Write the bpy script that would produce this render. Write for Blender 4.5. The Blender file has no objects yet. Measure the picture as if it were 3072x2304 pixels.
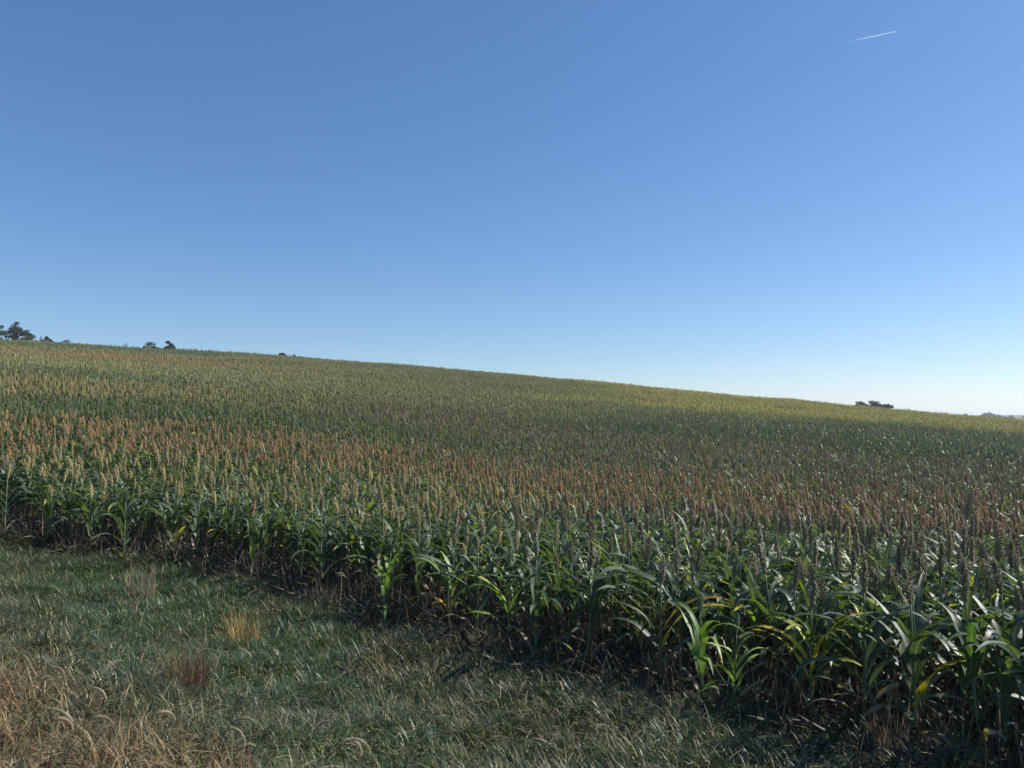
import bpy, math, random
import numpy as np
from mathutils import Vector

random.seed(7)
rng = np.random.default_rng(11)
S = bpy.context.scene
C = S.collection

# ------------------------------------------------------------------ camera
CAM_Z = 2.2
cam_data = bpy.data.cameras.new('camera')
cam_data.sensor_width = 36.0
cam_data.lens = 26.68
cam_data.clip_start = 0.05
cam_data.clip_end = 60000.0
cam = bpy.data.objects.new('camera', cam_data)
cam.location = (0, 0, CAM_Z)
cam.rotation_euler = (math.radians(90 + 2.46), 0, 0)
C.objects.link(cam)
S.camera = cam

# ------------------------------------------------------------------ sky and sun
SUN_AZ = 73.0      # degrees to the right of the viewing direction (+Y)
SUN_EL = 36.0
world = bpy.data.worlds.new('World')
S.world = world
world.use_nodes = True
wn = world.node_tree.nodes
wl = world.node_tree.links
sky = wn.new('ShaderNodeTexSky')
sky.sky_type = 'NISHITA'
sky.sun_disc = False
sky.sun_elevation = math.radians(SUN_EL)
sky.sun_rotation = math.radians(SUN_AZ)
sky.altitude = 400
sky.air_density = 0.9
sky.dust_density = 0.3
sky.ozone_density = 5.3
bg = wn['Background']
bg.inputs['Strength'].default_value = 0.15
# the phone's tone curve and vivid blue, the same over the whole sky
tone = wn.new('ShaderNodeGamma')
tone.inputs['Gamma'].default_value = 0.76
sat = wn.new('ShaderNodeHueSaturation')
sat.inputs['Saturation'].default_value = 1.25
sat.inputs['Hue'].default_value = 0.504
wl.new(sky.outputs['Color'], tone.inputs['Color'])
wl.new(tone.outputs['Color'], sat.inputs['Color'])
wl.new(sat.outputs['Color'], bg.inputs['Color'])

sun_data = bpy.data.lights.new('sun', 'SUN')
sun_data.energy = 5.0
sun_data.angle = math.radians(0.53)
sun_data.color = (1.0, 0.96, 0.90)
sun = bpy.data.objects.new('sun', sun_data)
az, el = math.radians(SUN_AZ), math.radians(SUN_EL)
to_sun = Vector((math.sin(az) * math.cos(el), math.cos(az) * math.cos(el), math.sin(el)))
sun.rotation_euler = to_sun.to_track_quat('Z', 'Y').to_euler()
sun.location = (30, 10, 40)
C.objects.link(sun)

S.view_settings.view_transform = 'Standard'
S.view_settings.look = 'None'
S.view_settings.exposure = 0.46
S.view_settings.gamma = 1.0
S.view_settings.use_curve_mapping = False
S.render.engine = 'CYCLES'
S.cycles.max_bounces = 6
S.cycles.diffuse_bounces = 2
S.cycles.glossy_bounces = 2
S.cycles.transmission_bounces = 4
S.cycles.transparent_max_bounces = 8


# ------------------------------------------------------------------ terrain
def ss(a, b, x):
    t = np.clip((x - a) / (b - a), 0, 1)
    return t * t * (3 - 2 * t)


def noise2(X, Y, s, seed=0.):
    """cheap smooth pseudo noise in -1..1"""
    a = np.sin(X / s * 1.7 + 1.3 + seed) * np.cos(Y / s * 1.3 - .7 + seed * 2.1)
    b = np.sin((X + Y) / s * .9 + 2.1 * seed + .4) * np.cos((X - Y) / s * 2.3 + seed)
    c = np.sin(X / s * 3.9 - Y / s * 1.1 + seed * 3.) * np.cos(Y / s * 4.3 + X / s * .6)
    return (a + b + .6 * c) / 2.2


# the hillside: ground height by bearing (u = X/Y, rows) and by depth (columns): it climbs on the left, dips then levels on the right
HILL_Y = np.array([0, 5, 9, 14, 20, 26, 33, 45, 55, 75, 95, 140.])
HILL_U = np.array([-1.5, -.675, -.3, 0, .3, .675, 1.5])
HILL_Z = np.array([
    [0, 0, .10, .60, 1.6, 2.6, 3.6, 5.3, 6.8, 9.6, 12.4, 18.7],
    [0, 0, .0, .35, 1.2, 2.1, 3.0, 4.5, 5.75, 8.3, 10.75, 16.3],
    [0, 0, 0, .05, .4, .95, 1.8, 3.1, 4.1, 6.4, 8.7, 13.5],
    [0, 0, 0, -.2, -.3, -.15, .4, 1.5, 2.4, 4.3, 6.3, 10.8],
    [0, 0, -.05, -.4, -.5, -.3, .2, .9, 1.45, 2.6, 3.75, 6.3],
    [0, .1, -.25, -.7, -.8, -.65, -.45, -.2, 0, .3, .6, 1.2],
    [0, .1, -.4, -1.1, -1.5, -1.6, -1.6, -1.7, -1.8, -2., -2.2, -2.6]])
HILL_S = np.gradient(HILL_Z, HILL_Y, axis=1)


def cell(T, x):
    i = np.clip(np.searchsorted(T, x) - 1, 0, len(T) - 2)
    h = T[i + 1] - T[i]
    return i, h, np.clip((x - T[i]) / h, 0, 1)


def hill_z(u, Y):
    i, h, t = cell(HILL_Y, Y)
    j, _, w = cell(HILL_U, u)

    def row(k):
        return (2 * t ** 3 - 3 * t ** 2 + 1) * HILL_Z[k, i] + (t ** 3 - 2 * t ** 2 + t) * h * HILL_S[k, i] + (-2 * t ** 3 + 3 * t ** 2) * HILL_Z[k, i + 1] + (t ** 3 - t ** 2) * h * HILL_S[k, i + 1]
    return row(j) * (1 - w) + row(j + 1) * w


def height(X, Y):
    X = np.asarray(X, float)
    Y = np.asarray(Y, float)
    r = np.hypot(X, Y) + 1e-6
    th = np.clip(np.arctan2(X, Y), -.95, .95)
    u = np.tan(th)
    Ye = r * np.cos(th)
    e = (Y + .87 * X - 7.1) / 1.325
    bank = .65 * ss(-1.4, -4.6, e)
    near = hill_z(u, Ye) - .0016 * np.maximum(0, Ye - 92) ** 2
    far = -6 + 9 * ss(250, 1300, r) + 3 * np.sin(X / 310. + 1) * np.cos(Y / 420.) * ss(300, 1200, r) + 6 * ss(1500, 5000, r)
    k = ss(145, 220, Ye)
    mound = (.055 * noise2(X, Y, .42, .7) + .085 * noise2(X, Y, 1.0, 1.9)) * ss(.5, -.4, e) * ss(40, 15, r)
    roll = (.22 * noise2(X, Y, 7., 3.3) + .1 * noise2(X, Y, 2.6, 5.1)) * ss(45, 85, Ye) * ss(200, 120, Ye)
    return bank + near * (1 - k) + far * k + mound + roll


def hz(x, y):
    return float(height(x, y))


# grass / crop border, as it curves across the picture (right to left)
EDGE = np.array([(8.5, -2.), (4.4, 2.3), (2.79, 4.23), (2.42, 4.84), (1.79, 5.8), (1.25, 6.22), (0.33, 6.79), (-0.44, 7.48), (-1.26, 8.19),
                 (-2.59, 9.39), (-4.52, 11.1), (-6.33, 11.76), (-8.0, 12.0), (-14., 12.9), (-40., 16.)])


def edge_dist(X, Y):
    """signed distance past the border, positive inside the crop"""
    X = np.asarray(X, float)
    Y = np.asarray(Y, float)
    best = np.full(X.shape, 1e9)
    sign = np.ones(X.shape)
    for (ax, ay), (bx, by) in zip(EDGE[:-1], EDGE[1:]):
        dx, dy = bx - ax, by - ay
        L2 = dx * dx + dy * dy
        t = np.clip(((X - ax) * dx + (Y - ay) * dy) / L2, 0, 1)
        d = np.hypot(X - ax - t * dx, Y - ay - t * dy)
        cr = dx * (Y - ay) - dy * (X - ax)
        upd = d < best
        best = np.where(upd, d, best)
        sign = np.where(upd, np.where(cr < 0, 1.0, -1.0), sign)
    return best * sign


# ------------------------------------------------------------------ mesh helpers
class MB:
    """collects triangles/quads with per-vertex float attributes"""
    def __init__(self):
        self.v, self.f, self.m, self.a, self.n = [], [], [], [], 0

    def add(self, verts, faces, mat=0, **attrs):
        verts = np.asarray(verts, float)
        self.v.append(verts)
        base = self.n
        self.f.extend([tuple(i + base for i in f) for f in faces])
        self.m.extend([mat] * len(faces))
        k = len(verts)
        self.a.append(np.stack([np.broadcast_to(np.asarray(attrs.get(q, 0.), float), (k,)) for q in ('age', 'rib')], 1))
        self.n += k

    def mesh(self, name, mats, smooth=True):
        me = bpy.data.meshes.new(name)
        V = np.concatenate(self.v)
        me.from_pydata(V.tolist(), [], self.f)
        A = np.concatenate(self.a)
        for i, q in enumerate(('age', 'rib')):
            at = me.attributes.new(q, 'FLOAT', 'POINT')
            at.data.foreach_set('value', A[:, i].astype(np.float32))
        for m in mats:
            me.materials.append(m)
        if len(mats) > 1:
            me.polygons.foreach_set('material_index', np.array(self.m, np.int32))
        me.polygons.foreach_set('use_smooth', np.full(len(self.f), smooth))
        me.update()
        return me


def rot_z(V, a):
    c, s = math.cos(a), math.sin(a)
    V = np.asarray(V, float)
    return np.stack([V[:, 0] * c - V[:, 1] * s, V[:, 0] * s + V[:, 1] * c, V[:, 2]], 1)


def tube(pts, radii, sides=6):
    pts = np.asarray(pts, float)
    V, Fc = [], []
    n = len(pts)
    for i in range(n):
        t = pts[min(i + 1, n - 1)] - pts[max(i - 1, 0)]
        t = t / (np.linalg.norm(t) + 1e-9)
        up = np.array([0, 0, 1.]) if abs(t[2]) < .9 else np.array([1., 0, 0])
        a = np.cross(t, up)
        a /= np.linalg.norm(a)
        b = np.cross(t, a)
        for k in range(sides):
            q = 2 * math.pi * k / sides
            V.append(pts[i] + radii[i] * (math.cos(q) * a + math.sin(q) * b))
    for i in range(n - 1):
        for k in range(sides):
            k2 = (k + 1) % sides
            Fc.append((i * sides + k, i * sides + k2, (i + 1) * sides + k2, (i + 1) * sides + k))
    Fc.append(tuple(range(sides))[::-1])
    Fc.append(tuple((n - 1) * sides + k for k in range(sides)))
    return np.array(V), Fc


OCT_F = [(0, 2, 4), (2, 1, 4), (1, 3, 4), (3, 0, 4), (2, 0, 5), (1, 2, 5), (3, 1, 5), (0, 3, 5)]
OCT_V = np.array([(1, 0, 0), (-1, 0, 0), (0, 1, 0), (0, -1, 0), (0, 0, 1), (0, 0, -1)], float)


# ------------------------------------------------------------------ materials
def new_mat(name):
    m = bpy.data.materials.new(name)
    m.use_nodes = True
    nt = m.node_tree
    return m, nt, nt.nodes, nt.links, nt.nodes['Principled BSDF']


def attr(nd, name, kind):
    a = nd.new('ShaderNodeAttribute')
    a.attribute_name = name
    a.attribute_type = kind
    return a


def mixcol(nd, lk, fac, a, b, mode='MIX'):
    m = nd.new('ShaderNodeMix')
    m.data_type = 'RGBA'
    m.blend_type = mode
    for sock, val in ((m.inputs['Factor'], fac), (m.inputs[6], a), (m.inputs[7], b)):
        if hasattr(val, 'links'):
            lk.new(val, sock)
        elif isinstance(val, tuple):
            sock.default_value = (*val, 1.0)
        else:
            sock.default_value = val
    return m.outputs[2]


def ramp(nd, lk, fac, stops):
    r = nd.new('ShaderNodeValToRGB')
    el_ = r.color_ramp.elements
    while len(el_) < len(stops):
        el_.new(0.5)
    for q, (p, col) in zip(el_, stops):
        q.position = p
        q.color = (*col, 1.0) if len(col) == 3 else col
    lk.new(fac, r.inputs['Fac'])
    return r.outputs['Color']


def leaf_material(name, tint_attr, rough, spec, transl, stops, rib=True, blades=False, noise_scale=30., trans_gain=(1.5, 1.7, .6)):
    """leaf or blade: own colour from the plant, ageing to yellow and straw, thin enough to let light through"""
    m, nt, nd, lk, P = new_mat(name)
    tint = attr(nd, tint_attr, 'INSTANCER').outputs['Color']
    age = attr(nd, 'age', 'GEOMETRY').outputs['Fac']
    old = ramp(nd, lk, age, stops)
    fac = nd.new('ShaderNodeMapRange')
    fac.inputs['From Min'].default_value = .12
    fac.inputs['From Max'].default_value = .42
    lk.new(age, fac.inputs['Value'])
    col = mixcol(nd, lk, fac.outputs['Result'], tint, old)
    tc = nd.new('ShaderNodeTexCoord')
    nz = nd.new('ShaderNodeTexNoise')
    nz.inputs['Scale'].default_value = noise_scale
    nz.inputs['Detail'].default_value = 3
    lk.new(tc.outputs['Object'], nz.inputs['Vector'])
    var = ramp(nd, lk, nz.outputs['Fac'], [(.3, (.72, .76, .7)), (.7, (1.2, 1.18, 1.2))])
    col = mixcol(nd, lk, 1.0, col, var, 'MULTIPLY')
    if rib:
        rb = attr(nd, 'rib', 'GEOMETRY').outputs['Fac']
        pw = nd.new('ShaderNodeMath')
        pw.operation = 'POWER'
        lk.new(rb, pw.inputs[0])
        pw.inputs[1].default_value = 9.
        ml = nd.new('ShaderNodeMath')
        ml.operation = 'MULTIPLY'
        lk.new(pw.outputs[0], ml.inputs[0])
        ml.inputs[1].default_value = .55
        col = mixcol(nd, lk, ml.outputs[0], col, (.30, .34, .20))
    if blades:
        bv = ramp(nd, lk, attr(nd, 'rib', 'GEOMETRY').outputs['Fac'], [(0, (.4, .42, .45)), (.6, (1, 1, 1)), (1, (1.45, 1.42, 1.35))])
        col = mixcol(nd, lk, 1.0, col, bv, 'MULTIPLY')
    lk.new(col, P.inputs['Base Color'])
    P.inputs['Roughness'].default_value = rough
    P.inputs['Specular IOR Level'].default_value = spec
    tr = nd.new('ShaderNodeBsdfTranslucent')
    tcol = mixcol(nd, lk, 1.0, col, trans_gain, 'MULTIPLY')
    lk.new(tcol, tr.inputs['Color'])
    mx = nd.new('ShaderNodeMixShader')
    mx.inputs['Fac'].default_value = transl
    lk.new(P.outputs[0], mx.inputs[1])
    lk.new(tr.outputs[0], mx.inputs[2])
    lk.new(mx.outputs[0], nd['Material Output'].inputs['Surface'])
    return m


SORGHUM_AGE = [(0.0, (.05, .09, .03)), (.35, (.20, .30, .03)), (.6, (.50, .36, .04)), (.78, (.42, .22, .05)), (1.0, (.30, .23, .15))]
GRASS_AGE = [(0.0, (.06, .10, .03)), (.4, (.16, .18, .06)), (.7, (.30, .25, .13)), (1.0, (.36, .30, .20))]
M_LEAF = leaf_material('sorghum_leaf', 'leaf_tint', .5, .43, .27, SORGHUM_AGE)
M_GRASS = leaf_material('grass_blade', 'leaf_tint', .45, .45, .18, GRASS_AGE, rib=False, blades=True, noise_scale=12.)
M_DRY = leaf_material('dry_straw', 'leaf_tint', .6, .25, .2, GRASS_AGE, rib=False, blades=True, noise_scale=14., trans_gain=(1.2, 1.1, .8))


def grain_material():
    m, nt, nd, lk, P = new_mat('sorghum_grain')
    tint = attr(nd, 'head_tint', 'INSTANCER').outputs['Color']
    age = attr(nd, 'age', 'GEOMETRY').outputs['Fac']
    var = ramp(nd, lk, age, [(0, (.55, .55, .6)), (.5, (1, 1, 1)), (1, (1.45, 1.4, 1.25))])  # here the age channel is only tone: a multiplier on the head tint
    col = mixcol(nd, lk, 1.0, tint, var, 'MULTIPLY')
    lk.new(col, P.inputs['Base Color'])
    P.inputs['Roughness'].default_value = .55
    P.inputs['Specular IOR Level'].default_value = .35
    return m


M_GRAIN = grain_material()


def plain(name, c1, c2, scale, rough=.8, spec=.2, bump=0.):
    m, nt, nd, lk, P = new_mat(name)
    tc = nd.new('ShaderNodeTexCoord')
    nz = nd.new('ShaderNodeTexNoise')
    nz.inputs['Scale'].default_value = scale
    nz.inputs['Detail'].default_value = 5
    lk.new(tc.outputs['Object'], nz.inputs['Vector'])
    lk.new(ramp(nd, lk, nz.outputs['Fac'], [(.3, c1), (.7, c2)]), P.inputs['Base Color'])
    P.inputs['Roughness'].default_value = rough
    P.inputs['Specular IOR Level'].default_value = spec
    if bump:
        bp = nd.new('ShaderNodeBump')
        bp.inputs['Strength'].default_value = bump
        bp.inputs['Distance'].default_value = .03
        lk.new(nz.outputs['Fac'], bp.inputs['Height'])
        lk.new(bp.outputs['Normal'], P.inputs['Normal'])
    return m


M_STALK = plain('sorghum_stalk', (.10, .15, .06), (.17, .21, .10), 14., .55, .4)
M_BARK = plain('tree_bark', (.05, .04, .03), (.11, .09, .07), 6., .9, .1, .6)


def ground_material():
    m, nt, nd, lk, P = new_mat('field_soil_and_turf')
    z = attr(nd, 'zone', 'GEOMETRY').outputs['Fac']           # 0 turf, .5 crop soil, 1 far country
    tc = nd.new('ShaderNodeTexCoord')
    n1 = nd.new('ShaderNodeTexNoise')
    n1.inputs['Scale'].default_value = 9.
    n1.inputs['Detail'].default_value = 8
    lk.new(tc.outputs['Object'], n1.inputs['Vector'])
    n2 = nd.new('ShaderNodeTexNoise')
    n2.inputs['Scale'].default_value = .012
    n2.inputs['Detail'].default_value = 4
    lk.new(tc.outputs['Object'], n2.inputs['Vector'])
    turf = ramp(nd, lk, n1.outputs['Fac'], [(.3, (.025, .028, .012)), (.55, (.06, .055, .03)), (.75, (.11, .09, .055))])
    soil = ramp(nd, lk, n1.outputs['Fac'], [(.3, (.025, .018, .016)), (.6, (.05, .038, .03)), (.8, (.10, .08, .06))])  # soil colour kept extra dark, with the crop's shade put into it
    far = ramp(nd, lk, n2.outputs['Fac'], [(.35, (.05, .075, .03)), (.5, (.16, .13, .07)), (.65, (.08, .09, .04))])
    f1 = nd.new('ShaderNodeMapRange')
    f1.inputs['From Max'].default_value = .5
    lk.new(z, f1.inputs['Value'])
    f2 = nd.new('ShaderNodeMapRange')
    f2.inputs['From Min'].default_value = .5
    lk.new(z, f2.inputs['Value'])
    c = mixcol(nd, lk, f1.outputs['Result'], turf, soil)
    c = mixcol(nd, lk, f2.outputs['Result'], c, far)
    lk.new(c, P.inputs['Base Color'])
    P.inputs['Roughness'].default_value = .95
    P.inputs['Specular IOR Level'].default_value = .1
    bp = nd.new('ShaderNodeBump')
    bp.inputs['Strength'].default_value = .7
    bp.inputs['Distance'].default_value = .04
    lk.new(n1.outputs['Fac'], bp.inputs['Height'])
    lk.new(bp.outputs['Normal'], P.inputs['Normal'])
    return m


# ------------------------------------------------------------------ ground sheet
def build_ground():
    radii = np.concatenate([[0.0], np.arange(.5, 16, .075), np.geomspace(16, 9000, 170)])
    front = np.radians(np.arange(-60, 60.01, .5))
    back = np.radians(np.arange(65, 296, 5.))
    ang = np.concatenate([front, back])
    na, nr = len(ang), len(radii)
    R, A = np.meshgrid(radii, ang, indexing='ij')
    X, Y = R * np.sin(A), R * np.cos(A)
    Z = height(X, Y) + .02 * noise2(X, Y, .25) * ss(60, 20, R)
    V = np.stack([X, Y, Z], -1).reshape(-1, 3)
    F_ = []
    for i in range(nr - 1):
        for k in range(na):
            k2 = (k + 1) % na
            F_.append((i * na + k, i * na + k2, (i + 1) * na + k2, (i + 1) * na + k) if i else (i * na + k, (i + 1) * na + k2, (i + 1) * na + k))
    me = bpy.data.meshes.new('ground')
    me.from_pydata(V.tolist(), [], F_)
    e = edge_dist(X, Y)
    zone = .5 * ss(-.7, .2, e) + .5 * ss(115, 150, R)
    at = me.attributes.new('zone', 'FLOAT', 'POINT')
    at.data.foreach_set('value', zone.reshape(-1).astype(np.float32))
    me.materials.append(ground_material())
    me.polygons.foreach_set('use_smooth', np.ones(len(F_), bool))
    me.flip_normals() if me.polygons[len(F_) // 2].normal.z < 0 else None
    me.update()
    o = bpy.data.objects.new('ground', me)
    o['kind'] = 'structure'
    C.objects.link(o)


build_ground()


# ------------------------------------------------------------------ scene object helpers
def tag(o, label, cat, group=None):
    o['label'] = label
    o['category'] = cat
    if group:
        o['group'] = group
    return o


def empty(name, loc, rz=0., scale=1., tilt=(0., 0.)):
    o = bpy.data.objects.new(name, None)
    o.empty_display_size = .2
    o.location = loc
    o.rotation_euler = (tilt[0], tilt[1], rz)
    o.scale = (scale,) * 3
    C.objects.link(o)
    return o


def part(name, me, parent=None, **props):
    o = bpy.data.objects.new(name, me)
    if parent:
        o.parent = parent
    for k, v in props.items():
        o[k] = v
    C.objects.link(o)
    return o


def scatter(name, label, cat, protos, P_, rot, scl, idx, tints):
    """one uncountable mass (kind = stuff): points carrying instances of the given forms"""
    col = bpy.data.collections.new(name + '_forms')
    for i, me in enumerate(protos):
        col.objects.link(bpy.data.objects.new('%s_form_%02d' % (name, i), me))
    me = bpy.data.meshes.new(name)
    me.from_pydata(np.asarray(P_).tolist(), [], [])
    for q, typ, arr, key in (('rot', 'FLOAT_VECTOR', rot, 'vector'), ('scl', 'FLOAT', scl, 'value'), ('idx', 'INT', idx, 'value')):
        at = me.attributes.new(q, typ, 'POINT')
        at.data.foreach_set(key, np.ascontiguousarray(arr, np.int32 if typ == 'INT' else np.float32).reshape(-1))
    for q, arr in tints.items():
        at = me.attributes.new(q, 'FLOAT_COLOR', 'POINT')
        at.data.foreach_set('color', np.concatenate([arr, np.ones((len(arr), 1))], 1).astype(np.float32).reshape(-1))
    o = bpy.data.objects.new(name, me)
    C.objects.link(o)
    o['kind'] = 'stuff'
    tag(o, label, cat)
    g = bpy.data.node_groups.new(name + '_scatter', 'GeometryNodeTree')
    g.interface.new_socket('Geometry', in_out='INPUT', socket_type='NodeSocketGeometry')
    g.interface.new_socket('Geometry', in_out='OUTPUT', socket_type='NodeSocketGeometry')
    n, l = g.nodes, g.links
    gi, go = n.new('NodeGroupInput'), n.new('NodeGroupOutput')
    ci = n.new('GeometryNodeCollectionInfo')
    ci.inputs['Collection'].default_value = col
    ci.inputs['Separate Children'].default_value = True
    ci.inputs['Reset Children'].default_value = True
    ip = n.new('GeometryNodeInstanceOnPoints')
    ip.inputs['Pick Instance'].default_value = True

    def named(q, typ):
        a = n.new('GeometryNodeInputNamedAttribute')
        a.data_type = typ
        a.inputs['Name'].default_value = q
        return a.outputs['Attribute']
    l.new(gi.outputs[0], ip.inputs['Points'])
    l.new(ci.outputs[0], ip.inputs['Instance'])
    l.new(named('idx', 'INT'), ip.inputs['Instance Index'])
    e2r = n.new('FunctionNodeEulerToRotation')
    l.new(named('rot', 'FLOAT_VECTOR'), e2r.inputs[0])
    l.new(e2r.outputs[0], ip.inputs['Rotation'])
    l.new(named('scl', 'FLOAT'), ip.inputs['Scale'])
    l.new(ip.outputs[0], go.inputs[0])
    md = o.modifiers.new('scatter', 'NODES')
    md.node_group = g
    return o


# ------------------------------------------------------------------ sorghum plant
def leaf_geo(L, W, a0, bend, fold=.22, wave=.25, twist=0., seg=10, ph=0.):
    """arched blade growing along +x from the origin; returns verts, faces, rib attribute"""
    x = z = 0.
    V, rib = [], []
    ds = L / seg
    for i in range(seg + 1):
        t = i / seg
        a = a0 + bend * t ** 1.35
        w = W * .5 * min(1., .42 + t / .22) * max(0., 1 - t ** 2.6) ** .8
        if i == seg:
            w = .0008
        tw = twist * t + .18 * math.sin(ph + 5 * t)
        nx, nz = -math.cos(a), math.sin(a)
        wl_ = wave * w * math.sin(ph + 16 * t)
        wr_ = wave * w * math.sin(ph * 1.7 + 15 * t + 1)
        for s, ww in ((-1, wl_), (0, 0.), (1, wr_)):
            up = (fold * w + ww) * abs(s)
            cy, sy = math.cos(tw), math.sin(tw)
            oy, on = s * w * cy - up * sy * s, s * w * sy + up * cy
            V.append((x + nx * on, oy, z + nz * on))
            rib.append(1. if s == 0 else 0.)
        x += ds * math.sin(a)
        z += ds * math.cos(a)
    F_ = []
    for i in range(seg):
        for k in (0, 1):
            p = i * 3 + k
            F_.append((p, p + 1, p + 4, p + 3))
    return np.array(V), F_, np.array(rib)


def head_geo(mb, base, L, R, lean, rs, mat):
    """panicle: short branches beaded with grain round a stem, spindle outline"""
    base = np.asarray(base, float)
    axis = np.array([math.sin(lean[0]), math.sin(lean[1]), 1.])
    axis /= np.linalg.norm(axis)
    b1 = np.cross(axis, (0, 1, 0))
    b1 /= np.linalg.norm(b1)
    b2 = np.cross(axis, b1)
    loose = rs.uniform(.7, 1.25)
    peak = rs.uniform(.75, 1.25)
    gap = rs.uniform(0, 1, 64) < rs.choice([0., .1, .3])
    nb = 64
    for i in range(nb):
        t = (i + rs.uniform(0, 1)) / nb
        a = i * 2.4 + rs.uniform(-.4, .4)
        prof = R * (math.sin(math.pi * min(1., (t ** peak * .88 + .10))) ** .75) * rs.uniform(.7, 1.2) * loose
        if gap[i]:
            continue
        root = base + axis * L * t * .88
        dirv = math.cos(a) * b1 + math.sin(a) * b2
        ng = 8
        for k in range(ng):
            q = (k + .6) / ng
            p = root + dirv * prof * q ** .8 + axis * (L * .16 * q) + rs.normal(0, .0026, 3)
            g = rs.uniform(.0038, .0064)
            mb.add(p + OCT_V * np.array([g, g, g * 1.25]), OCT_F, mat, age=.25 + .5 * q + rs.uniform(-.25, .3))  # darker near the stem, lighter towards the branch tips
    v, f = tube([base, base + axis * L * .9], [R * .34, R * .12], 6)
    mb.add(v, f, mat, age=.05)


class Form:
    pass


def sorghum_form(i, rs):
    """geometry of one plant form: stalk, leaves, head as separate arrays (metres, base at origin)"""
    P_ = Form()
    hs = rs.uniform(.78, .94)
    lean = (rs.uniform(-.05, .05), rs.uniform(-.05, .05))
    top = np.array([hs * math.sin(lean[0]), hs * math.sin(lean[1]), hs])
    pts = [top * t for t in (0, .3, .6, .85, 1.)]
    P_.stalk = tube(pts, [.012, .0105, .009, .006, .0048], 6)
    P_.leaves = []
    nl = int(rs.integers(9, 12))
    a_pl = rs.uniform(0, 6.28)
    for k in range(nl):
        t = k / (nl - 1)
        zt = .05 + .56 * t ** .9
        L = (.42 + .30 * math.sin(math.pi * (t * .8 + .1))) * rs.uniform(.85, 1.12) * (1 if t < .95 else .72)
        W = rs.uniform(.040, .064) * (1 if t > .15 else .75)
        a0 = rs.uniform(.2, .6) if t > .2 else rs.uniform(.5, .9)
        bend = rs.uniform(1.5, 2.6) if t > .2 else rs.uniform(1.5, 2.3)
        if t > .9:
            a0, bend = rs.uniform(.3, .8), rs.uniform(.8, 2.0)
        if rs.random() < .12:
            bend *= .4
        age = 0.
        if k == 0:
            age = 1.
        elif k == 1:
            age = rs.choice([.0, .0, .95])
        elif rs.random() < .03:
            age = rs.uniform(.2, .5)
        V, F_, rib = leaf_geo(L, W, a0, bend, fold=rs.uniform(.1, .35), wave=rs.uniform(.15, .4), twist=rs.uniform(-.7, .7), ph=rs.uniform(0, 6))
        az_ = a_pl + (math.pi if k % 2 else 0) + rs.uniform(-.5, .5)
        V = rot_z(V, az_) + top * (zt / hs)
        ta = np.repeat(np.linspace(0, 1, 11), 3)
        ages = np.clip(age + 0 * ta + (.25 * ta ** 3 if age > .1 else 0) + (rs.uniform(.5, 1.) * ta ** 5 if rs.random() < .35 else 0), 0, 1)
        P_.leaves.append((V, F_, rib, ages))
    P_.head = MB()
    head_geo(P_.head, top - np.array([0, 0, .01]), rs.uniform(.16, .26), rs.uniform(.027, .046), (lean[0] + rs.normal(0, .14), lean[1] + rs.normal(0, .14)), rs, 0)
    P_.top = hs + .25
    return P_


NFORM = 20
rs0 = np.random.default_rng(5)
FORMS = [sorghum_form(i, rs0) for i in range(NFORM)]


def leafy_mesh(fm, i):
    mb = MB()
    mb.add(fm.stalk[0] * np.array([1, 1, .62]), fm.stalk[1], 2)
    for V, F_, rib, ages in fm.leaves:
        mb.add(V, F_, 0, age=ages, rib=rib)
    return mb.mesh('sorghum_leafy_form', [M_LEAF, M_GRAIN, M_STALK])


def part_meshes(fm, i):
    mb = MB()
    mb.add(*fm.stalk)
    st = mb.mesh('stalk', [M_STALK])
    lv = []
    for V, F_, rib, ages in fm.leaves:
        mb = MB()
        mb.add(V, F_, 0, age=ages, rib=rib)
        lv.append(mb.mesh('leaf', [M_LEAF]))
    mb = MB()
    mb.add(fm.stalk[0] * np.array([1, 1, .62]), fm.stalk[1])
    return st, lv, fm.head.mesh('grain_head', [M_GRAIN], False), mb.mesh('stalk', [M_STALK])


def joined_mesh(fm, i):
    mb = MB()
    mb.add(*fm.stalk, 2)
    for V, F_, rib, ages in fm.leaves:
        mb.add(V, F_, 0, age=ages, rib=rib)
    off = mb.n
    h = fm.head
    mb.v += h.v
    mb.a += h.a
    mb.f += [tuple(q + off for q in f) for f in h.f]
    mb.m += [1] * len(h.f)
    mb.n += h.n
    return mb.mesh('sorghum_form', [M_LEAF, M_GRAIN, M_STALK])


def far_mesh(fm, i):
    """the same plant for the distance: fewer, coarser grain clusters and the upper leaves only"""
    rs = np.random.default_rng(200 + i)
    mb = MB()
    mb.add(*fm.stalk, 2)
    for V, F_, rib, ages in fm.leaves[2:]:
        rows = [0, 2, 4, 6, 8, 10]
        idx_ = np.concatenate([[r_ * 3, r_ * 3 + 1, r_ * 3 + 2] for r_ in rows])
        F2 = [(q * 3 + k_, q * 3 + k_ + 1, q * 3 + k_ + 4, q * 3 + k_ + 3) for q in range(5) for k_ in (0, 1)]
        mb.add(V[idx_], F2, 0, age=ages[idx_], rib=rib[idx_])
    n_ = len(fm.head.v) - 1
    for q in rs.choice(n_, 90, replace=False):
        c = fm.head.v[q].mean(0)
        mb.add(c + (fm.head.v[q] - c) * 2.3, OCT_F, 1, age=float(fm.head.a[q][0, 0]))
    mb.add(fm.head.v[-1], tube([(0, 0, 0), (0, 0, 1)], [1, 1], 6)[1], 1, age=.1)
    return mb.mesh('sorghum_far_form', [M_LEAF, M_GRAIN, M_STALK])


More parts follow.
